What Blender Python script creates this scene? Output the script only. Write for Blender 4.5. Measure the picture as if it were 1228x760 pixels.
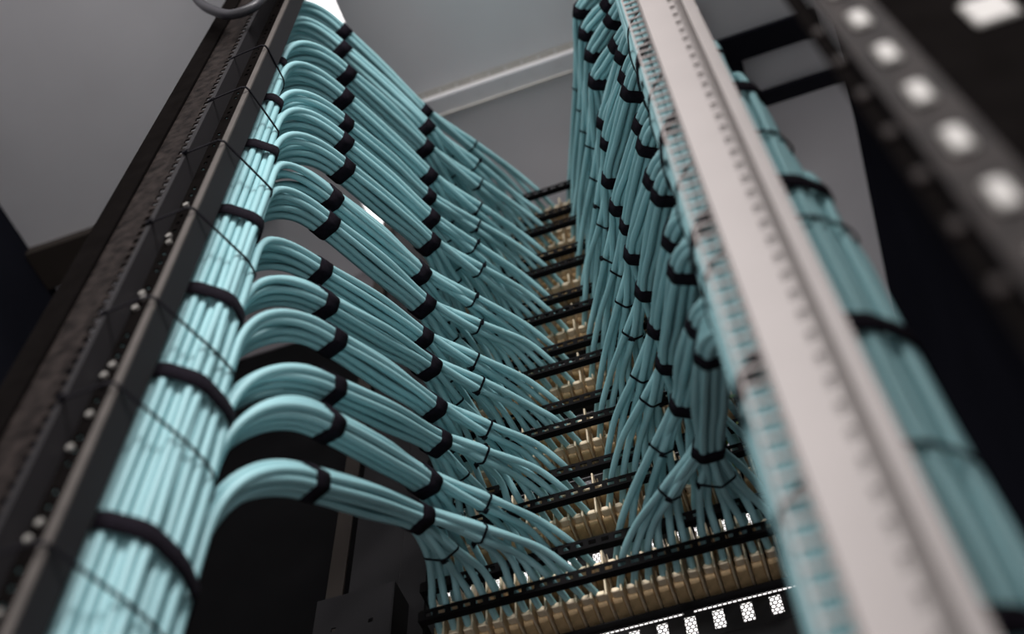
import bpy, math, random
import numpy as np
from mathutils import Vector, Matrix

for o in list(bpy.data.objects):
    bpy.data.objects.remove(o)
scene = bpy.context.scene
COL = scene.collection
rng = np.random.default_rng(11)
random.seed(5)
ZO = 0.25                      # camera height above the floor (all z below are above the camera)

# ------------------------------------------------------------------ camera
F = 1385.0
RW = np.array([[0.9439543, -0.28647544, -0.16395762],
               [0.32939921, 0.78578735, 0.52348295],
               [-0.02112919, -0.54815149, 0.83611213]])   # columns: right, down, forward
cam_d = bpy.data.cameras.new('camera')
cam = bpy.data.objects.new('camera', cam_d)
COL.objects.link(cam)
cam_d.sensor_fit = 'HORIZONTAL'
cam_d.sensor_width = 36.0
cam_d.lens = F / 1228.0 * 36.0
cam_d.clip_start = 0.01
m = Matrix.Identity(4)
for r in range(3):
    m[r][0] = RW[r, 0]; m[r][1] = -RW[r, 1]; m[r][2] = -RW[r, 2]
m[2][3] = ZO
cam.matrix_world = m
cam_d.dof.use_dof = True
cam_d.dof.focus_distance = 1.47
cam_d.dof.aperture_fstop = 2.55
scene.camera = cam

# ------------------------------------------------------------------ world and lights
world = bpy.data.worlds.new('world')
scene.world = world
world.use_nodes = True
bg = world.node_tree.nodes['Background']
bg.inputs['Color'].default_value = (1.0, 0.95, 0.97, 1)
bg.inputs['Strength'].default_value = 0.60

def area(name, loc, target, sx, sy, power, color):
    d = bpy.data.lights.new(name, 'AREA')
    d.shape = 'RECTANGLE'; d.size = sx; d.size_y = sy
    d.energy = power; d.color = color
    o = bpy.data.objects.new(name, d)
    COL.objects.link(o)
    o.location = Vector(loc)
    o.rotation_euler = (Vector(target) - Vector(loc)).to_track_quat('-Z', 'Y').to_euler()
    return o
# the luminaire of the aisle behind the open rack
area('aisle_luminaire', (0.02, -1.20, 2.20), (-0.15, 0.75, 1.70), 1.6, 0.6, 33, (1.0, 0.97, 0.95))
area('added_bounce_fill', (0.75, -1.25, 2.75), (0.65, -1.05, 0.0), 0.9, 0.4, 65, (1.0, 0.96, 0.97))  # added lamp: its bounce off the floor brightens the roof sheet

vs = scene.view_settings
vs.view_transform = 'Standard'; vs.look = 'None'
vs.exposure = 0.0; vs.gamma = 1.0; vs.use_curve_mapping = False

# ------------------------------------------------------------------ materials
def mat(name, col, rough=0.5, metal=0.0, var=0.0, scale=40.0, bump=0.0, spec=0.5, col2=None, bscale=None):
    mt = bpy.data.materials.new(name)
    mt.use_nodes = True
    nt = mt.node_tree
    b = nt.nodes['Principled BSDF']
    b.inputs['Roughness'].default_value = rough
    b.inputs['Metallic'].default_value = metal
    b.inputs['Specular IOR Level'].default_value = spec
    tc = nt.nodes.new('ShaderNodeTexCoord')
    no = nt.nodes.new('ShaderNodeTexNoise')
    no.inputs['Scale'].default_value = scale
    no.inputs['Detail'].default_value = 4
    nt.links.new(tc.outputs['Object'], no.inputs['Vector'])
    rp = nt.nodes.new('ShaderNodeValToRGB')
    c = np.array(col)
    lo = c * (1 - var); hi = np.clip(c * (1 + var), 0, 1) if col2 is None else np.array(col2)
    rp.color_ramp.elements[0].position = 0.3
    rp.color_ramp.elements[1].position = 0.7
    rp.color_ramp.elements[0].color = (*lo, 1)
    rp.color_ramp.elements[1].color = (*hi, 1)
    nt.links.new(no.outputs['Fac'], rp.inputs['Fac'])
    nt.links.new(rp.outputs['Color'], b.inputs['Base Color'])
    if bump > 0:
        n2 = nt.nodes.new('ShaderNodeTexNoise')
        n2.inputs['Scale'].default_value = bscale or scale * 6
        nt.links.new(tc.outputs['Object'], n2.inputs['Vector'])
        bp = nt.nodes.new('ShaderNodeBump')
        bp.inputs['Strength'].default_value = bump
        bp.inputs['Distance'].default_value = 0.001
        nt.links.new(n2.outputs['Fac'], bp.inputs['Height'])
        nt.links.new(bp.outputs['Normal'], b.inputs['Normal'])
    return mt

M = {}
M['cable'] = mat('aqua_jacket', (0.295, 0.53, 0.56), 0.42, 0, 0.05, 9, 0.0, 0.35)
M['velcro'] = mat('black_hook_and_loop', (0.009, 0.007, 0.011), 0.95, 0, 0.35, 300, 0.6, 0.1)
M['tie'] = mat('black_nylon', (0.006, 0.0055, 0.008), 0.6, 0, 0.2, 60, 0, 0.08)
M['bar'] = mat('black_lacing_steel', (0.004, 0.0036, 0.004), 0.7, 0, 0.2, 60, 0, 0.08)
M['panel'] = mat('black_panel_steel', (0.010, 0.0095, 0.010), 0.55, 0, 0.15, 30, 0, 0.2)
M['jack'] = mat('tan_jack', (0.60, 0.43, 0.23), 0.34, 0.4, 0.2, 120)
M['jackmetal'] = mat('pale_gold_clip', (0.85, 0.72, 0.52), 0.38, 0.5, 0.12, 120)
M['black_post'] = mat('black_powder_coat', (0.006, 0.0052, 0.005), 0.6, 0, 0.15, 40, 0.1, 0.0)
M['brown_post'] = mat('worn_brown_black_coat', (0.006, 0.005, 0.0048), 0.6, 0, 0.0, 70, 0.2, 0.04, col2=(0.030, 0.024, 0.022))
M['lip'] = mat('grey_brown_edge_sheen', (0.085, 0.075, 0.068), 0.5, 0, 0.15, 40, 0.1, 0.3)  # sheen along the left post's edge, put into a lighter colour
M['pale_post'] = mat('lit_pale_coat', (0.275, 0.249, 0.238), 0.55, 0.1, 0.05, 12, 0.05)  # brightness of the light on the right post is put into this colour
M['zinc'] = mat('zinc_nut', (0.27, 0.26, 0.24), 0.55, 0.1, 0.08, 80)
M['ceiling'] = mat('grey_galvanised_sheet', (0.72, 0.72, 0.74), 0.40, 0.2, 0.06, 3, 0.0)
M['strip'] = mat('grey_cross_member', (0.48, 0.46, 0.42), 0.5, 0.1, 0.08, 20)
M['darkwall'] = mat('dark_side_panel', (0.009, 0.0095, 0.0135), 0.8, 0, 0.1, 4, 0, 0.0)
M['frontwall'] = mat('dark_grey_front_panel', (0.16, 0.15, 0.16), 0.35, 0.2, 0.08, 4)
M['rail'] = mat('charcoal_rail', (0.016, 0.015, 0.0165), 0.6, 0.0, 0.08, 12, 0, 0.2)
M['brownrail'] = mat('dark_brown_rail', (0.032, 0.026, 0.022), 0.6, 0.0, 0.08, 12, 0, 0.15)
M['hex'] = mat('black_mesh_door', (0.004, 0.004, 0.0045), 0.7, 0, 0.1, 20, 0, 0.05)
M['frame'] = mat('navy_black_frame', (0.006, 0.006, 0.011), 0.6, 0, 0.1, 12, 0, 0.15)
M['floor'] = mat('grey_floor_tile', (0.58, 0.57, 0.58), 0.5, 0, 0.1, 6)
M['blackcable'] = mat('black_rubber_cable', (0.03, 0.03, 0.035), 0.4, 0, 0.15, 30)
M['ground'] = mat('yellow_ground_wire', (0.55, 0.50, 0.03), 0.4, 0, 0.0, 90, col2=(0.15, 0.40, 0.05))

# ------------------------------------------------------------------ helpers
def mesh_from(verts, faces, mt, smooth=False, name='mesh'):
    me = bpy.data.meshes.new(name)
    me.from_pydata([tuple(v) for v in verts], [], [tuple(f) for f in faces])
    for mm in (mt if isinstance(mt, (list, tuple)) else [mt]):
        me.materials.append(mm)
    if smooth:
        me.polygons.foreach_set('use_smooth', [True] * len(me.polygons))
    me.update()
    return me

def link(name, me, loc, parent=None):
    o = bpy.data.objects.new(name, me)
    COL.objects.link(o)
    if parent is not None:
        o.parent = parent
        o.location = Vector(loc) - Vector(parent['base'])
    else:
        o.location = Vector(loc)
    return o

def obj(name, verts, faces, mt, parent=None, smooth=False):
    """verts in camera-height coordinates; the object's origin is put at the middle of its base"""
    v = np.array(verts, float).copy()
    v[:, 2] += ZO
    lo, hi = v.min(0), v.max(0)
    base = np.array([(lo[0] + hi[0]) / 2, (lo[1] + hi[1]) / 2, lo[2]])
    o = link(name, mesh_from(v - base, faces, mt, smooth, name), base, parent)
    o['base'] = [float(x) for x in base]
    return o

def thing(name, loc, label, cat, group=None):
    o = bpy.data.objects.new(name, None)
    COL.objects.link(o)
    o.empty_display_size = 0.02
    b = (loc[0], loc[1], loc[2] + ZO)
    o.location = b
    o['base'] = [float(x) for x in b]
    tag(o, label, cat, group)
    return o

def tag(o, label, cat, group=None):
    o['label'] = label; o['category'] = cat
    if group: o['group'] = group

def struct(o):
    o['kind'] = 'structure'
    return o

class MB:
    def __init__(self): self.v = []; self.f = []
    def add(self, v, f):
        n = len(self.v); self.v += [tuple(p) for p in v]; self.f += [tuple(i + n for i in q) for q in f]; return self
    def box(self, x0, x1, y0, y1, z0, z1):
        v = [(x, y, z) for z in (z0, z1) for y in (y0, y1) for x in (x0, x1)]
        return self.add(v, [(0, 2, 3, 1), (4, 5, 7, 6), (0, 1, 5, 4), (2, 6, 7, 3), (0, 4, 6, 2), (1, 3, 7, 5)])
    def obj(self, name, mt, parent=None, smooth=False): return obj(name, self.v, self.f, mt, parent, smooth)

def bevel_box(x0, x1, y0, y1, z0, z1, b=0.002):
    """box with its upright and horizontal edges chamfered in the XZ outline and in depth"""
    def ring(y, i):
        return [(x0 + i + b, y, z0 + i), (x1 - i - b, y, z0 + i), (x1 - i, y, z0 + i + b), (x1 - i, y, z1 - i - b),
                (x1 - i - b, y, z1 - i), (x0 + i + b, y, z1 - i), (x0 + i, y, z1 - i - b), (x0 + i, y, z0 + i + b)]
    rings = [ring(y0, b), ring(y0 + b, 0), ring(y1 - b, 0), ring(y1, b)]
    v = [p for r in rings for p in r]
    f = [tuple(range(7, -1, -1))[::-1], tuple(24 + i for i in range(8))[::-1]]
    for k in range(3):
        for i in range(8):
            j = (i + 1) % 8
            f.append((k * 8 + i, k * 8 + 8 + i, k * 8 + 8 + j, k * 8 + j))
    return v, f

def grid_plate(us, vs_, holes, thick, fn):
    """flat plate on the grid us x vs_ with empty cells; fn(u, v, w) -> xyz, w in 0..thick"""
    nu, nv = len(us), len(vs_)
    idx = {}; V = []; Fc = []
    def vid(i, j, k):
        if (i, j, k) not in idx:
            idx[(i, j, k)] = len(V); V.append(fn(us[i], vs_[j], thick * k))
        return idx[(i, j, k)]
    full = lambda i, j: 0 <= i < nu - 1 and 0 <= j < nv - 1 and (i, j) not in holes
    for i in range(nu - 1):
        for j in range(nv - 1):
            if not full(i, j): continue
            Fc.append((vid(i, j, 0), vid(i + 1, j, 0), vid(i + 1, j + 1, 0), vid(i, j + 1, 0)))
            Fc.append((vid(i, j, 1), vid(i, j + 1, 1), vid(i + 1, j + 1, 1), vid(i + 1, j, 1)))
            if not full(i - 1, j): Fc.append((vid(i, j, 0), vid(i, j + 1, 0), vid(i, j + 1, 1), vid(i, j, 1)))
            if not full(i + 1, j): Fc.append((vid(i + 1, j, 0), vid(i + 1, j, 1), vid(i + 1, j + 1, 1), vid(i + 1, j + 1, 0)))
            if not full(i, j - 1): Fc.append((vid(i, j, 0), vid(i, j, 1), vid(i + 1, j, 1), vid(i + 1, j, 0)))
            if not full(i, j + 1): Fc.append((vid(i, j + 1, 0), vid(i + 1, j + 1, 0), vid(i + 1, j + 1, 1), vid(i, j + 1, 1)))
    return V, Fc

def perf_column(x0, x1, hx0, hx1, z0, z1, pitch, hh, y, thick, mb, skip=None, zoff=0.0):
    """upright plate facing -Y with one column of square holes"""
    zs = [z0]; holes = set()
    z = z0 + pitch / 2 + zoff; k = 0
    while z + hh < z1:
        if not (skip and skip(k)):
            zs += [z - hh / 2, z + hh / 2]; holes.add((1, len(zs) - 2))
        z += pitch; k += 1
    zs.append(z1)
    V, Fc = grid_plate([x0, hx0, hx1, x1] if x1 - hx1 > 1e-6 else [x0, hx0, x1], zs, holes, thick, lambda u, v, w: (u, y + w, v))
    mb.add(V, Fc)

def catmull(P, seg):
    """centripetal-like Catmull-Rom through P with about seg metres between samples"""
    P = np.array(P, float)
    Q = np.vstack([2 * P[0] - P[1], P, 2 * P[-1] - P[-2]])
    out = []
    for i in range(1, len(Q) - 2):
        p0, p1, p2, p3 = Q[i - 1:i + 3]
        L = np.linalg.norm(p2 - p1)
        d0 = max(np.linalg.norm(p1 - p0), 1e-6) ** .5; d1 = max(L, 1e-6) ** .5; d2 = max(np.linalg.norm(p3 - p2), 1e-6) ** .5
        m1 = (p2 - p1) + d1 * ((p1 - p0) / d0 - (p2 - p0) / (d0 + d1)) if True else 0
        m2 = (p2 - p1) + d1 * ((p3 - p2) / d2 - (p3 - p1) / (d1 + d2))
        n = int(min(8, max(1, math.ceil(L / seg))))
        for t in np.arange(n) / n:
            t2, t3 = t * t, t * t * t
            out.append((2 * t3 - 3 * t2 + 1) * p1 + (t3 - 2 * t2 + t) * m1 + (-2 * t3 + 3 * t2) * p2 + (t3 - t2) * m2)
    out.append(Q[-2])
    return np.array(out)

def tube_mesh(path, r, sides=8):
    P = np.asarray(path)
    T = np.gradient(P, axis=0)
    T /= np.maximum(np.linalg.norm(T, axis=1, keepdims=True), 1e-9)
    n = len(P)
    a = np.array([1.0, 0, 0]) if abs(T[0][0]) < .9 else np.array([0, 1.0, 0])
    N = np.zeros_like(P)
    v = a - T[0] * (a @ T[0]); N[0] = v / np.linalg.norm(v)
    for i in range(1, n):
        v = N[i - 1] - T[i] * (N[i - 1] @ T[i]); N[i] = v / max(np.linalg.norm(v), 1e-9)
    B = np.cross(T, N)
    ang = np.arange(sides) * 2 * math.pi / sides
    V = (P[:, None] + r * (np.cos(ang)[None, :, None] * N[:, None] + np.sin(ang)[None, :, None] * B[:, None])).reshape(-1, 3)
    i = np.arange(n - 1)[:, None] * sides; k = np.arange(sides)[None]; k2 = (k + 1) % sides
    Fc = np.stack([i + k, i + k2, i + sides + k2, i + sides + k], -1).reshape(-1, 4).tolist()
    Fc.append(list(range(sides))[::-1]); Fc.append(list(range((n - 1) * sides, n * sides)))
    return V, Fc

def hull2(pts):
    pts = sorted(set((round(float(a), 6), round(float(b), 6)) for a, b in pts))
    def half(ps):
        h = []
        for p in ps:
            while len(h) >= 2 and (h[-1][0] - h[-2][0]) * (p[1] - h[-2][1]) - (h[-1][1] - h[-2][1]) * (p[0] - h[-2][0]) <= 0: h.pop()
            h.append(p)
        return h[:-1]
    return np.array(half(pts) + half(pts[::-1]))

def circ(c, r, n=12):
    a = np.arange(n) * 2 * math.pi / n
    return [(c[0] + r * math.cos(t), c[1] + r * math.sin(t)) for t in a]

def resample_closed(H, n):
    H = np.vstack([H, H[:1]])
    d = np.r_[0, np.cumsum(np.linalg.norm(np.diff(H, axis=0), axis=1))]
    t = np.linspace(0, d[-1], n, endpoint=False)
    return np.stack([np.interp(t, d, H[:, 0]), np.interp(t, d, H[:, 1])], 1)

def band(center, T, S, U, pts2, r, width, thick, n=36, head=None):
    """ribbon wrapped round points pts2 (in the S,U plane) of radius r; head adds the tie's lock block"""
    inner = resample_closed(hull2([q for c in pts2 for q in circ(c, r)]), n)
    outer = resample_closed(hull2([q for c in pts2 for q in circ(c, r + thick)]), n)
    c0 = inner.mean(0)
    order = lambda A: A[np.argsort(np.arctan2(A[:, 1] - c0[1], A[:, 0] - c0[0]))]
    inner, outer = order(inner), order(outer)
    V = []
    for A, w in ((outer, -.5), (outer, .5), (inner, .5), (inner, -.5)):
        for p in A: V.append(center + S * p[0] + U * p[1] + T * (w * width))
    Fc = []
    for k in range(4):
        for i in range(n):
            j = (i + 1) % n; k2 = (k + 1) % 4
            Fc.append((k * n + i, k * n + j, k2 * n + j, k2 * n + i))
    if head is not None:
        i = int(np.argmax(outer @ np.array([math.cos(head), math.sin(head)])))
        p = outer[i]; d = (p - c0) / np.linalg.norm(p - c0); e = np.array([-d[1], d[0]])
        def blk(a0, a1, b0, b1, w0, w1):
            vv = [center + S * (p + d * a + e * b)[0] + U * (p + d * a + e * b)[1] + T * w for w in (w0, w1) for b in (b0, b1) for a in (a0, a1)]
            nb = len(V); V.extend(vv)
            for q in [(0, 2, 3, 1), (4, 5, 7, 6), (0, 1, 5, 4), (2, 6, 7, 3), (0, 4, 6, 2), (1, 3, 7, 5)]:
                Fc.append(tuple(nb + x for x in q))
        blk(-.0004, .0030, -.0026, .0026, -width * .9, width * .9)
        blk(.0026, .0034, .001, .006, -width * .4, width * .4)
    return V, Fc

def frame(T):
    T = T / np.linalg.norm(T)
    S = np.cross(T, [0, 0, 1.0]); S /= np.linalg.norm(S)
    return T, S, np.cross(S, T)

# ------------------------------------------------------------------ the setting
ZC = 2.15
def slab(name, x0, x1, y0, y1, z0, z1, mt):
    return struct(MB().box(x0, x1, y0, y1, z0, z1).obj(name, mt))
slab('floor', -1.45, 0.55, -2.2, 3.2, -ZO - 0.03, -ZO, M['floor'])
# ceiling sheet with the cable opening on the left
xs = [-1.327, -0.622, -0.50, 0.384]; ys = [0.0, 0.54, 1.10, 2.10]
V, Fc = grid_plate(xs, ys, {(1, 1)}, 0.012, lambda u, v, w: (u, v, ZC + w))
struct(obj('ceiling', V, Fc, M['ceiling']))
slab('wall_left', -1.36, -1.328, 0.0, 1.16, -ZO, ZC + .012, M['darkwall'])
slab('wall_right', 0.385, 0.41, 0.24, 2.10, -ZO, ZC + .012, M['darkwall'])
slab('wall_front', -1.327, -0.602, 1.13, 1.16, -ZO, 1.95, M['hex'])  # deep shadow low on this wall is put into its black colour
slab('trim_2', -1.327, -0.602, 1.128, 1.158, 1.952, ZC, M['frontwall'])
slab('trim_1', -1.326, -0.80, 0.83, 0.922, ZC - 0.03, ZC, M['brownrail'])      # front header of the next bay

# luminous ceiling of the front aisle, seen through the door mesh and the roof opening
lm = bpy.data.materials.new('led_panel'); lm.use_nodes = True
lb = lm.node_tree.nodes['Principled BSDF']
lb.inputs['Emission Color'].default_value = (1.0, 0.95, 0.92, 1); lb.inputs['Emission Strength'].default_value = 1.3
lum = thing('ceiling_luminaire', (-0.35, 2.5, 2.90), 'bright white luminous panel glaring through mesh door and roof opening', 'lamp')
MB().box(-1.6, 0.9, 0.55, 4.4, 2.92, 2.93).obj('diffuser', lm, lum)
for bx_ in ((-1.63, -1.6, 0.52, 4.43), (0.9, 0.93, 0.52, 4.43), (-1.6, 0.9, 0.52, 0.55), (-1.6, 0.9, 4.4, 4.43)):
    MB().box(bx_[0], bx_[1], bx_[2], bx_[3], 2.90, 2.94).obj('frame_bar', M['rail'], lum)

# cross member under the ceiling: hat profile with small holes
cm = thing('cross_member', (-0.2, 0.815, ZC - 0.022), 'pale grey folded cross member with small holes under the cabinet roof', 'cross member')
def hole_strip(x0, x1, v0, v1, pitch, hs, thick, fn):
    us = [x0]; holes = set(); x = x0 + pitch / 2
    while x + hs < x1:
        us += [x - hs / 2, x + hs / 2]; holes.add((len(us) - 2, 1)); x += pitch
    us.append(x1)
    c = (v0 + v1) / 2
    return grid_plate(us, [v0, c - hs / 2, c + hs / 2, v1], holes, thick, fn)
X0, X1 = -0.498, 0.14
V, Fc = hole_strip(X0, X1, 0.786, 0.800, 0.034, 0.0045, 0.0015, lambda u, v, w: (u, v, ZC - .003 + w)); obj('front_flange', V, Fc, M['strip'], cm)
MB().box(X0, X1, 0.799, 0.8005, ZC - .020, ZC - .0015).obj('side_web', M['ceiling'], cm)
V, Fc = hole_strip(X0, X1, 0.7995, 0.834, 0.055, 0.004, 0.0015, lambda u, v, w: (u, v, ZC - .0215 + w)); obj('bottom_web', V, Fc, M['ceiling'], cm)
MB().box(X0, X1, 0.8335, 0.836, ZC - .026, ZC - .0005).obj('rear_web', M['strip'], cm)

# dark roof frame on the right
rf = thing('roof_frame', (0.26, 0.95, ZC - .03), 'dark navy roof frame of three flat bars beside the pale post', 'frame')
MB().box(0.150, 0.350, 0.878, 0.930, ZC - .012, ZC - .0005).obj('cross_bar', M['frame'], rf)
MB().box(0.150, 0.383, 1.009, 1.040, ZC - .012, ZC - .0005).obj('cross_bar', M['frame'], rf)
MB().box(0.140, 0.196, 0.931, 1.008, ZC - .012, ZC - .0005).obj('long_bar', M['frame'], rf)

# ------------------------------------------------------------------ rack posts
PZ0, PZ1 = -ZO + .002, ZC - .002
lp = thing('rack_post', (-0.52, 0.43, PZ0), 'black perforated rack post with a deep channel beside the left cable trunk', 'rack post')
MB().box(-0.460, -0.458, 0.420, 0.446, PZ0, PZ1).obj('inner_side', M['rail'], lp)
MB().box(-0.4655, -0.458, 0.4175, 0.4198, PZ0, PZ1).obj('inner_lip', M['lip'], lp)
mb = MB(); perf_column(-0.504, -0.4602, -0.4985, -0.494, PZ0, PZ1, 0.0159, 0.006, 0.437, 0.0016, mb, skip=lambda k: k % 9 in (3, 7, 8)); mb.obj('channel_web', M['black_post'], lp)
MB().box(-0.5065, -0.5045, 0.4175, 0.439, PZ0, PZ1).obj('channel_side', M['rail'], lp)
MB().box(-0.5105, -0.5045, 0.414, 0.4172, PZ0, PZ1).obj('middle_lip', M['rail'], lp)
mb = MB(); perf_column(-0.560, -0.507, -0.5265, -0.517, PZ0, PZ1, 0.0159, 0.0095, 0.4215, 0.002, mb); mb.obj('perforated_flange', M['brown_post'], lp)
MB().box(-0.590, -0.5602, 0.418, 0.421, PZ0, PZ1).obj('outer_flange', M['black_post'], lp)
MB().box(-0.5905, -0.588, 0.4212, 0.450, PZ0, PZ1).obj('outer_side', M['black_post'], lp)
nm = MB()
# pale discs standing in for light through holes in the left post's channel web
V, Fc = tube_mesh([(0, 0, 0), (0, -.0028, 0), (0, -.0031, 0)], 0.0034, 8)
dot_me = mesh_from(V, Fc, M['zinc'], False, 'lit_hole_dot')
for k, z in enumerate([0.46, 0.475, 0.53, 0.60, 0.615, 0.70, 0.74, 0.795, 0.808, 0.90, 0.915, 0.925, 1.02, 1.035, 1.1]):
    link('lit_hole_dot', dot_me, (-0.4945 - .004 * (k % 2), 0.4368, z + ZO), lp)

rp = thing('rack_post', (0.045, 0.42, PZ0), 'rack post with its lit look put into a pale cream colour, large and blurred in the right foreground', 'rack post')
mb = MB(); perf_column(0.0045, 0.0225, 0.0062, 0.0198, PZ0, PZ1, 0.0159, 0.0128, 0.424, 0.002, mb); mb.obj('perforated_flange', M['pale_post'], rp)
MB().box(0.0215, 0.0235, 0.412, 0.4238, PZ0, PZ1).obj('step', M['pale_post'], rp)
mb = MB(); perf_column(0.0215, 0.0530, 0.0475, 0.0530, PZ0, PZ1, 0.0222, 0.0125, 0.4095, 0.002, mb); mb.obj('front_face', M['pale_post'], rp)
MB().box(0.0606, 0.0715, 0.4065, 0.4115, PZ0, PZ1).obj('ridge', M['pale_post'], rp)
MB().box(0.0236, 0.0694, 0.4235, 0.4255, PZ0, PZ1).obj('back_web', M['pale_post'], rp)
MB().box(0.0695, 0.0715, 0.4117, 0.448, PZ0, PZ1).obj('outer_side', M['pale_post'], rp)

# very near perforated upright at the upper right
np_ = thing('cabinet_upright', (0.15, 0.29, PZ0), 'dark perforated cabinet upright with pale nuts, strongly blurred at upper right', 'upright')
UK = 1.6
def ub(a0, a1, y0, y1, nm_, mt): MB().box(a0 * UK, a1 * UK, y0, y1, PZ0, PZ1).obj(nm_, mt, np_)
ub(0.066, 0.0725, 0.294, 0.297, 'inner_flange', M['black_post'])
ub(0.0726, 0.0915, 0.286, 0.289, 'front_face', M['brown_post'])
ub(0.0916, 0.150, 0.294, 0.297, 'outer_flange', M['black_post'])
v, f = bevel_box(-0.0056, 0.0056, -0.003, 0.0, -0.0130, 0.0130, 0.002); nutA = mesh_from(v, f, M['zinc'], False, 'nut')
v, f = bevel_box(-0.0042, 0.0042, -0.003, 0.0, -0.006, 0.006, 0.0015); nutB = mesh_from(v, f, M['brown_post'], False, 'small_nut')
v, f = bevel_box(-0.0125, 0.0125, -0.003, 0.0, -0.018, 0.018, 0.002); nutC = mesh_from(v, f, M['zinc'], False, 'plate_nut')
for k in range(10): link('nut', nutA, (0.082 * UK, 0.286, (0.272 + .0348 * (k - 4)) * UK + ZO), np_)
for k in range(8): link('small_nut', nutB, (0.0692 * UK, 0.294, (0.240 + .0305 * (k - 1)) * UK + ZO), np_)
link('plate_nut', nutC, (0.1225 * UK, 0.294, 0.395 * UK + ZO), np_)

# ------------------------------------------------------------------ front rails, panels
XC = -0.20
ZB = [0.914 + .0444 * (i % 2) + .1333 * (i // 2) for i in range(15)]
def front_rail(s, label):
    X = lambda a: XC + s * a
    def bx(a0, a1, y0, y1, nm_, mt):
        x0, x1 = sorted((X(a0), X(a1))); MB().box(x0, x1, y0, y1, PZ0, PZ1).obj(nm_, mt, t)
    t = thing('front_rail', (X(.30), 1.01, PZ0), label, 'rail')
    x0, x1 = sorted((X(.228), X(.2405))); h0, h1 = sorted((X(.2315), X(.2365)))
    mb = MB(); perf_column(x0, x1, h0, h1, PZ0, PZ1, 0.0159, 0.006, 1.006, 0.002, mb); mb.obj('mounting_flange', M['bar'], t)
    bx(.2406, .277, .996, .999, 'inner_face', M['rail'])
    bx(.2405, .2425, .9992, 1.03, 'inner_side', M['rail'])
    bx(.279, .350, .999, 1.002, 'outer_face', M['rail'])
    bx(.348, .350, 1.0022, 1.04, 'outer_side', M['rail'])
    bx(.362, .386, 1.004, 1.007, 'edge_strip', M['brownrail'])
    bx(.351, .400, 1.041, 1.044, 'back_strip', M['bar'])
    return t
front_rail(-1, 'charcoal front mounting rail with brown edge strip left of the patch panels')
front_rail(1, 'charcoal front mounting rail hidden behind the pale post on the right')

# bracket box at the lower left rail
br = thing('bracket', (-0.51, 0.955, 0.90), 'dark grey angle bracket with two small holes low on the left rail', 'bracket')
V, Fc = grid_plate([-0.565, -0.5405, -0.5345, -0.492, -0.486, -0.463], [0.86, 0.955, 0.961, 0.966, 0.972, 1.012],
                   {(1, 1), (3, 1)}, 0.002, lambda u, v, w: (u, 0.95 + w, v)); obj('face_plate', V, Fc, M['rail'], br)
MB().box(-0.4628, -0.4610, 0.950, 0.995, 0.86, 1.012).obj('side_plate', M['panel'], br)
MB().box(-0.565, -0.4630, 0.9522, 0.995, 1.010, 1.012).obj('top_plate', M['panel'], br)

# patch panels with their jacks
ord_ = ['lowest', 'second', 'third', 'fourth', 'fifth', 'sixth', 'seventh', 'eighth', 'ninth', 'tenth', 'eleventh', 'twelfth', 'thirteenth', 'fourteenth', 'topmost']
def nth(j): return ord_[j] + ('' if j in (0, 14) else ' from the bottom')
jb = MB()
n = 9                                                     # rounded tan body lying across
prof = [(0.9 * .008 * math.cos(a) * -1, .0060 * math.sin(a)) for a in np.linspace(-math.pi / 2, math.pi / 2, n)]
vv = []
nn = n + 2
rings = ((-.0078, .62), (-.0064, 1.0), (.0042, 1.0), (.0056, .62))
for x, k_ in rings:
    for (py, pz) in prof: vv.append((x, -.022 + py * k_, pz * k_ - .004))
    vv.append((x, 0.0, .0032)); vv.append((x, 0.0, -.0112))
ff = [tuple(range(nn)), tuple(range(3 * nn, 4 * nn))[::-1]]
for q_ in range(3): ff += [(q_ * nn + i, q_ * nn + nn + i, q_ * nn + nn + (i + 1) % nn, q_ * nn + (i + 1) % nn) for i in range(nn)]
jb.add(vv, ff)
v, f = bevel_box(-.0060, .0060, -.016, 0.0, .0034, .0125, .0015); jb.add(v, f)
nt_ = len(jb.f)
v, f = bevel_box(.0060, .0088, -.045, 0.0, -.0120, .0165, .0010); jb.add(v, f)      # pale fin
v, f = bevel_box(-.0052, .0052, -.040, -.0285, -.0060, .0005, .001); jb.add(v, f)    # pale seat under the cable
v, f = bevel_box(-.0062, -.0050, -.039, -.024, -.0040, .0105, .0005); jb.add(v, f)
jack_me = mesh_from(jb.v, jb.f, [M['jack'], M['jackmetal']], False, 'jack')
for p in jack_me.polygons:
    if p.index >= nt_: p.material_index = 1
PITCH = 0.0178
# plate shared
mbp = MB(); mbp.box(-.2413, .2413, 0, .0025, -.0218, .0218); mbp.box(-.22, .22, -.010, -.0002, -.0215, -.0198)
plate_me = mesh_from(mbp.v, mbp.f, M['panel'], False, 'plate')
for j, zb in enumerate(ZB):
    zc = zb + .006
    t = thing('patch_panel', (XC, 1.0, zc - .022), 'black patch panel with a row of tan jacks, %s of the stack' % nth(j), 'patch panel', 'patch panels in the rack')
    link('plate', plate_me, (XC, 1.0, zc + ZO), t)
    for i in range(24):
        link('jack', jack_me, (XC + PITCH * (i - 11.5), .9998, zc + ZO), t)

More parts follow.
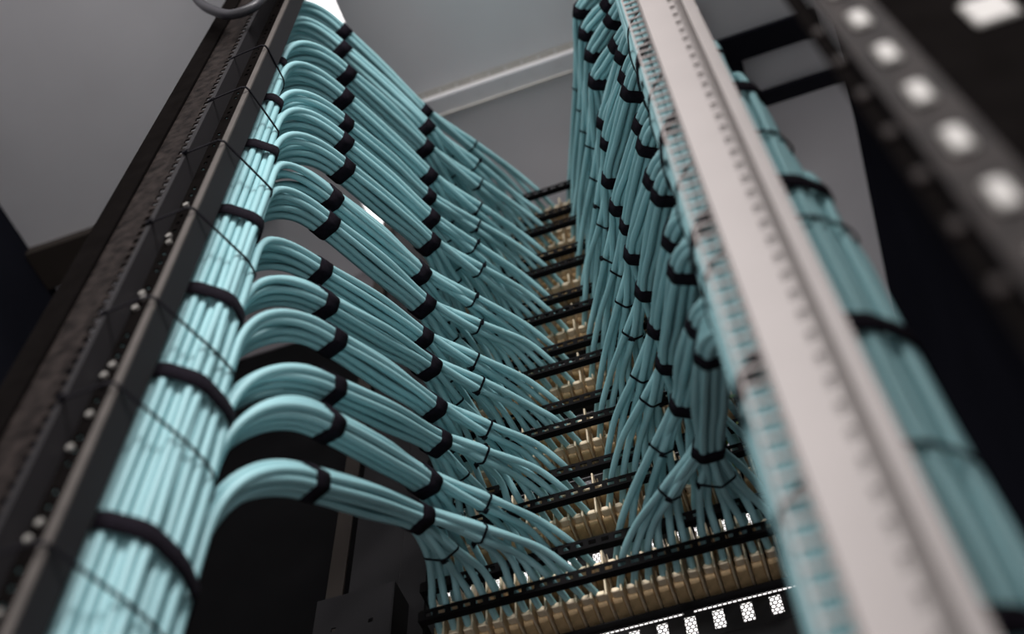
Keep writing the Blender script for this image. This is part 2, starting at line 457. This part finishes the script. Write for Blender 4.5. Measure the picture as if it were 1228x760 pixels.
# vented blanking panels between the pairs of patch panels
us = [-.2413]; holes = set(); slots = set()
for k in range(14):
    xc = -.208 + .032 * k
    us += [xc - .0062, xc + .0062]
us.append(.2413)
vz = [-.0218, -.0135, .0125, .0165, .0205, .0218]
for k in range(14): holes.add((1 + 2 * k, 1))
for i in range(1, len(us) - 2):
    if i not in (9, 10, 19): holes.add((i, 3))
V, Fc = grid_plate(us, vz, holes, .002, lambda u, v, w: (u, w, v))
vent_me = mesh_from(V, Fc, M['panel'], False, 'vented_panel')
for k in range(8):
    zc = .876 + .1333 * k
    o = link('blanking_panel', vent_me, (XC, 1.0, zc + ZO))
    nm2 = ['lowest', 'second from the bottom', 'third from the bottom', 'fourth from the bottom', 'fifth from the bottom', 'sixth from the bottom', 'seventh from the bottom', 'topmost'][k]
    tag(o, 'black blanking panel with rectangular windows between patch panels, %s' % nm2, 'blanking panel', 'vented blanking panels')
o = MB().box(XC - .2413, XC + .2413, 1.0, 1.003, -ZO + .01, .8525).obj('blanking_panel', M['panel'])
tag(o, 'tall plain black blanking panel below the lowest row of windows', 'blanking panel')

# perforated front door: hexagonal holes
cell = 0.0068; hx = cell / math.sqrt(3)
dx0, dx1, dz0, dz1 = XC - .36, XC + .36, .70, ZC - .03
V = []; Fc = []
a6 = np.arange(6) * math.pi / 3 + math.pi / 6
oc = np.stack([np.cos(a6), np.sin(a6)], 1)
rows = int((dz1 - dz0) / (hx * 1.5)); cols = int((dx1 - dx0) / cell)
cx = dx0 + cell * (np.arange(cols)[None, :] + .5 * (np.arange(rows)[:, None] % 2)); cz = dz0 + hx * 1.5 * np.arange(rows)[:, None] + 0 * cx
cc = np.stack([cx.ravel(), cz.ravel()], 1)
O = cc[:, None] + oc[None] * hx; I = cc[:, None] + oc[None] * hx * .77
pts = np.concatenate([O, I], 1)                                   # per cell 12 points
V = np.zeros((len(cc) * 12, 3)); V[:, 0] = pts[..., 0].ravel(); V[:, 2] = pts[..., 1].ravel(); V[:, 1] = 1.20
base = np.arange(len(cc))[:, None, None] * 12
k = np.arange(6); q = np.stack([k, (k + 1) % 6, 6 + (k + 1) % 6, 6 + k], 1)
Fc = (base + q[None]).reshape(-1, 4).tolist()
door = thing('front_door', (XC, 1.2, -ZO + .002), 'black front door of hexagonal mesh, bright through the panel windows', 'door')
dm = obj('door_mesh', V, Fc, M['hex'], door); dm['kind'] = 'stuff'
MB().box(dx0 - .05, dx0, 1.185, 1.215, -ZO + .002, ZC - .002).obj('door_stile', M['panel'], door)
MB().box(dx1, dx1 + .05, 1.185, 1.215, -ZO + .002, ZC - .002).obj('door_stile', M['panel'], door)
MB().box(dx0, dx1, 1.185, 1.215, -ZO + .002, .70).obj('door_panel', M['panel'], door)
MB().box(dx0, dx1, 1.185, 1.215, ZC - .033, ZC - .002).obj('door_rail', M['panel'], door)

# lacing bars
us = [-.212]; hol = set(); x = -.205
while x + .008 < .212:
    us += [x, x + .0088]; hol.add((len(us) - 2, 1)); x += .0152
us.append(.212)
mbb = MB()
V, Fc = grid_plate(us, [-.008, -.0038, .0026, .007], hol, .0016, lambda u, v, w: (u, w, v)); mbb.add(V, Fc)
mbb.box(-.212, .212, .0016, .0095, -.008, -.0066)
bar_me = mesh_from(mbb.v, mbb.f, M['bar'], False, 'lacing_strip')
mba = MB(); mba.box(-.0010, .0010, 0, .078, -.007, .006); arm_me = mesh_from(mba.v, mba.f, M['bar'], False, 'arm')
for j, zb in enumerate(ZB):
    t = thing('lacing_bar', (XC, .920, zb - .009), 'black perforated lacing bar, %s in the rack' % nth(j), 'lacing bar', 'lacing bars behind the panels')
    link('strip', bar_me, (XC, .920, zb + ZO), t)
    for s in (-1, 1): link('arm', arm_me, (XC + s * .2131, .9205, zb + ZO), t)

# ------------------------------------------------------------------ cables
R = 0.0043
V1L = [(-0.399,0.620,0.819),(-0.388,0.614,0.894),(-0.391,0.609,0.948),(-0.396,0.603,1.029),(-0.411,0.597,1.101),(-0.424,0.591,1.170),(-0.424,0.586,1.276),(-0.421,0.580,1.329),(-0.411,0.574,1.399),(-0.417,0.569,1.470),(-0.421,0.563,1.525),(-0.425,0.557,1.610),(-0.427,0.551,1.691),(-0.441,0.546,1.790),(-0.445,0.540,1.864)]
V2L = [(-0.358,0.775,0.914),(-0.348,0.768,0.958),(-0.346,0.786,1.047),(-0.347,0.770,1.092),(-0.356,0.770,1.181),(-0.363,0.755,1.225),(-0.365,0.761,1.314),(-0.363,0.738,1.358),(-0.356,0.743,1.447),(-0.353,0.730,1.492),(-0.365,0.737,1.581),(-0.358,0.724,1.625),(-0.364,0.715,1.714),(-0.358,0.702,1.758),(-0.368,0.709,1.847)]
V2R = [(-0.042,0.788,0.914),(-0.050,0.760,0.958),(-0.056,0.769,1.047),(-0.056,0.750,1.092),(-0.061,0.755,1.181),(-0.062,0.728,1.225),(-0.061,0.739,1.314),(-0.069,0.731,1.358),(-0.073,0.734,1.447),(-0.061,0.701,1.492),(-0.062,0.709,1.581),(-0.056,0.663,1.625),(-0.054,0.655,1.714),(-0.054,0.636,1.758),(-0.055,0.631,1.847)]
V1R = [(-0.008 + .002 * math.sin(j * 2.1), 0.60 + .006 * math.sin(j * 1.3), ZB[j] - (.096 - .070 * j / 14)) for j in range(15)]

def trunk_slots(cx, cy, s):
    p = .0089; pts = []
    for r_ in range(-8, 9):
        for c_ in range(-14, 15):
            x = (c_ + .5 * (r_ % 2)) * p; y = r_ * p * .866
            pts.append((x, y, (x / .063) ** 2 + (y / .063) ** 2))
    pts.sort(key=lambda q: q[2])
    pts = np.array(pts[:180])[:, :2]
    wy, wx = (.95, .55) if s < 0 else (.3, 1.0)
    score = wy * pts[:, 1] / .063 + wx * pts[:, 0] / .063        # far and inner cables leave first
    pts = pts[np.argsort(-score)]
    return pts + np.array([cx, cy])

PACK = []
for r_, cnt in enumerate((2, 3, 4, 3)):
    for c_ in range(cnt): PACK.append(((c_ - (cnt - 1) / 2), (1.5 - r_) * .866))
PACK = np.array(PACK) * .0088
SIX = np.array([(-.5, .75), (.5, .75), (-1, -.1), (0, -.1), (1, -.1), (0, -.95)]) * .0088
FLAT = np.array([(-1.9, 0), (-.95, .45), (0, -.25), (.9, .4), (1.8, -.1), (.3, -1.05)]) * .0088

def bezier(a, b, c, d, n):
    t = np.linspace(0, 1, n)[:, None]
    return (1 - t) ** 3 * a + 3 * (1 - t) ** 2 * t * b + 3 * (1 - t) * t * t * c + t ** 3 * d

trunks = {}
def build_side(s, V1, V2, tc, side):
    slots = trunk_slots(tc[0], tc[1], s)
    peel = []
    for j in range(15):
        t_ = j / 14
        P1 = np.array(V1[j]); P2 = np.array(V2[j]); zb = ZB[j]
        T1, S1, U1 = frame(P2 - P1)
        T2, S2, U2 = frame(np.array([(XC + s * .09) - P2[0], .918 - P2[1], zb + .004 - P2[2]]) * .5 + (P2 - P1))
        rise = .135 - .035 * t_
        zs = P1[2] - rise
        peel.append(zs)
        my = slots[12 * j:12 * j + 12]
        th = thing('cable_bundle', (float(my[:, 0].mean()), float(my[:, 1].mean()), -ZO + .002),
                   'aqua network cable bundle on the %s side, %s, strapped in black' % (side, nth(j)), 'cable bundle', 'aqua cable bundles on the %s' % side)
        # which place in the pack each port takes: inner ports on the inner upper side
        inner = -s
        rot = rng.uniform(-.25, .25); c, sn = math.cos(rot), math.sin(rot)
        pk = PACK @ np.array([[c, -sn], [sn, c]])
        order = np.argsort(inner * pk[:, 0] * 1.0 + .8 * pk[:, 1])
        ports = [XC + s * PITCH * (11.5 - i) for i in range(12)]
        bx = lambda i, xt: (ports[i] - .26 * (ports[i] - xt))
        Bc = np.array([ports[9], .918, zb + .012]); Bo = np.array([ports[3], .918, zb + .012])
        fj = rng.uniform(-.05, .05)
        Tc = P2 + (.44 + fj) * (Bc - P2) + np.array([0, 0, .010]); To = P2 + (.46 - fj) * (Bo - P2) + np.array([0, 0, .002])
        tc_, sc_, uc_ = frame(Bc - P2); to_, so_, uo_ = frame(Bo - P2)
        six = SIX[np.argsort(inner * SIX[:, 0])]; flat = FLAT[np.argsort(inner * FLAT[:, 0])]
        # slot order: match sideways place to keep the arc tidy
        so = my[np.argsort(inner * my[:, 0])]
        so = so[np.argsort(np.argsort([inner * pk[order[i], 0] for i in range(12)]))]
        for i in range(12):
            sx, sy = so[i]
            W = []
            z = -ZO + .004
            while z < zs - .05:
                W.append((sx + rng.normal(0, .0007), sy + rng.normal(0, .0007), z)); z += .11
            P0 = np.array([sx, sy, zs])
            o1 = pk[order[i]]
            A = P1 + S1 * o1[0] + U1 * o1[1]
            b = bezier(P0, P0 + np.array([0, 0, rise * .40]), A - T1 * .10, A, 9)
            W += [tuple(p) for p in b]
            o2 = pk[order[i]] * .98
            mid = (P1 + P2) / 2 + np.array([0, 0, .004]) + S1 * o1[0] * 1.12 + U1 * o1[1] * 1.12 + rng.normal(0, .0009, 3)
            W.append(mid)
            W.append(P2 + S2 * o2[0] + U2 * o2[1])
            if i >= 6:
                q = six[i - 6]; tp = Tc + sc_ * q[0] + uc_ * q[1]
            else:
                q = flat[i]; tp = To + so_ * q[0] + uo_ * q[1]
            W.append(tp)
            bp = np.array([bx(i, tp[0]), .918, zb + .0115 + rng.uniform(0, .002)])
            mm = tp * .42 + bp * .58 + np.array([-s * .0 , 0, .007]) + (tp - P2) / np.linalg.norm(tp - P2) * .008 + rng.normal(0, .0016, 3)
            W.append(mm)
            W.append(bp)
            e = np.array([ports[i], .975, zb + .0045])
            W.append(bp + (e - bp) * .5 + np.array([0, 0, .0015]))
            W.append(e)
            V, Fc = tube_mesh(catmull(W, .011), R, 8)
            obj('cable', V, Fc, M['cable'], th, True)
        V, Fc = band(P1, T1, S1, U1, pk, R, .019, .0016); obj('strap', V, Fc, M['velcro'], th, True)
        V, Fc = band(P2, T2, S2, U2, pk * .98, R, .019, .0016); obj('strap', V, Fc, M['velcro'], th, True)
        V, Fc = band(Tc, tc_, sc_, uc_, six, R, .0026, .0011, head=rng.uniform(3.6, 5.8)); obj('cable_tie', V, Fc, M['tie'], th)
        V, Fc = band(To, to_, so_, uo_, flat, R, .0026, .0011, head=rng.uniform(3.6, 5.8)); obj('cable_tie', V, Fc, M['tie'], th)
    trunks[side] = (slots, peel)

build_side(-1, V1L, V2L, (-0.493, 0.518), 'left')
build_side(1, V1R, V2R, (0.060, 0.521), 'right')

# straps and ties round the upright trunks
def trunk_pts(side, z):
    slots, peel = trunks[side]
    live = [j for j in range(15) if peel[j] + .03 > z]
    return np.vstack([slots[12 * j:12 * j + 12] for j in live])
EX, EY, EZ = np.eye(3)
def trunk_strap(side, z, label):
    pts = trunk_pts(side, z)
    V, Fc = band(np.array([0, 0, z]), EZ, EX, EY, pts, R + .0012, .019, .0018, 60)
    o = obj('trunk_strap', V, Fc, M['velcro'], None, True)
    tag(o, label, 'strap', 'wide straps round the %s trunk' % side)
def trunk_tie(side, z, label, extra):
    pts = np.vstack([trunk_pts(side, z), extra])
    V, Fc = band(np.array([0, 0, z]), EZ, EX, EY, pts, R + .0008, .003, .0014, 60, head=4.0)
    o = obj('trunk_tie', V, Fc, M['tie'])
    tag(o, label, 'cable tie', 'thin ties round the %s trunk and post' % side)
zsL = [.628, .815, .949, 1.11, 1.278, 1.42, 1.56]
nmL = ['lowest', 'second from the bottom', 'third from the bottom', 'middle one', 'third from the top', 'second from the top', 'topmost']
for z, nm3 in zip(zsL, nmL):
    trunk_strap('left', z, 'wide black strap round the left upright cable trunk, %s' % nm3)
ztL = [.561, .737, .864, 1.03, 1.19, 1.345, 1.49]
exL = [(-0.463, 0.4165), (-0.503, 0.4185)]
for z, nm3 in zip(ztL, nmL):
    trunk_tie('left', z, 'thin black tie round left trunk and black post, %s' % nm3, np.array(exL))
zsR = [.36, .608, .807, 1.0, 1.2]
nmR = ['lowest', 'second from the bottom', 'middle one', 'second from the top', 'topmost']
for z, nm3 in zip(zsR, nmR):
    trunk_strap('right', z, 'wide black strap round the right cable trunk behind pale post, %s' % nm3)
for z, nm3 in zip([.487, .748, .90, 1.1, 1.3], nmR):
    pts = trunk_pts('right', z)
    V, Fc = band(np.array([0, 0, z]), EZ, EX, EY, pts, R + .0008, .004, .0016, 60, head=4.3)
    o = obj('trunk_tie', V, Fc, M['tie'])
    tag(o, 'thin black tie round the right cable trunk behind pale post, %s' % nm3, 'cable tie', 'thin ties round the right trunk')

# ------------------------------------------------------------------ small things
def wire(name, P, r, mt, label, cat, group=None):
    V, Fc = tube_mesh(catmull(P, .008), r, 8)
    o = obj(name, V, Fc, mt, None, True); tag(o, label, cat, group); return o
wire('hanging_cable', [(-0.70, .39, 2.147), (-0.665, .39, 1.95), (-0.611, .39, 1.773), (-0.566, .39, 1.679), (-0.518, .39, 1.612), (-0.491, .39, 1.610), (-0.476, .39, 1.66), (-0.465, .39, 1.80), (-0.46, .39, 2.147)], .0075, M['blackcable'], 'thick black cable hanging in a loop in front of the left post top', 'cable')
wire('hanging_cable', [(-0.69, .372, 2.147), (-0.64, .372, 1.93), (-0.59, .372, 1.78), (-0.545, .372, 1.705), (-0.51, .372, 1.665), (-0.49, .372, 1.68), (-0.478, .372, 1.75), (-0.47, .372, 2.147)], .006, M['blackcable'], 'thinner black cable hanging inside the loop at the left post top', 'cable')
wire('ground_wire', [(-0.03, .952, 1.185), (-.005, .95, 1.179), (.012, .95, 1.174), (.06, .955, 1.17)], .0022, M['ground'], 'yellow green ground wire behind right bundles, upper one', 'wire', 'ground wires')
wire('ground_wire', [(-0.03, .952, 1.095), (-.015, .95, 1.115), (.006, .95, 1.144), (.03, .955, 1.165)], .0022, M['ground'], 'yellow green ground wire behind right bundles, middle one', 'wire', 'ground wires')
wire('ground_wire', [(-0.045, .952, 1.036), (-.027, .95, 1.052), (.005, .95, 1.082), (.03, .955, 1.10)], .0022, M['ground'], 'yellow green ground wire behind right bundles, lower one', 'wire', 'ground wires')
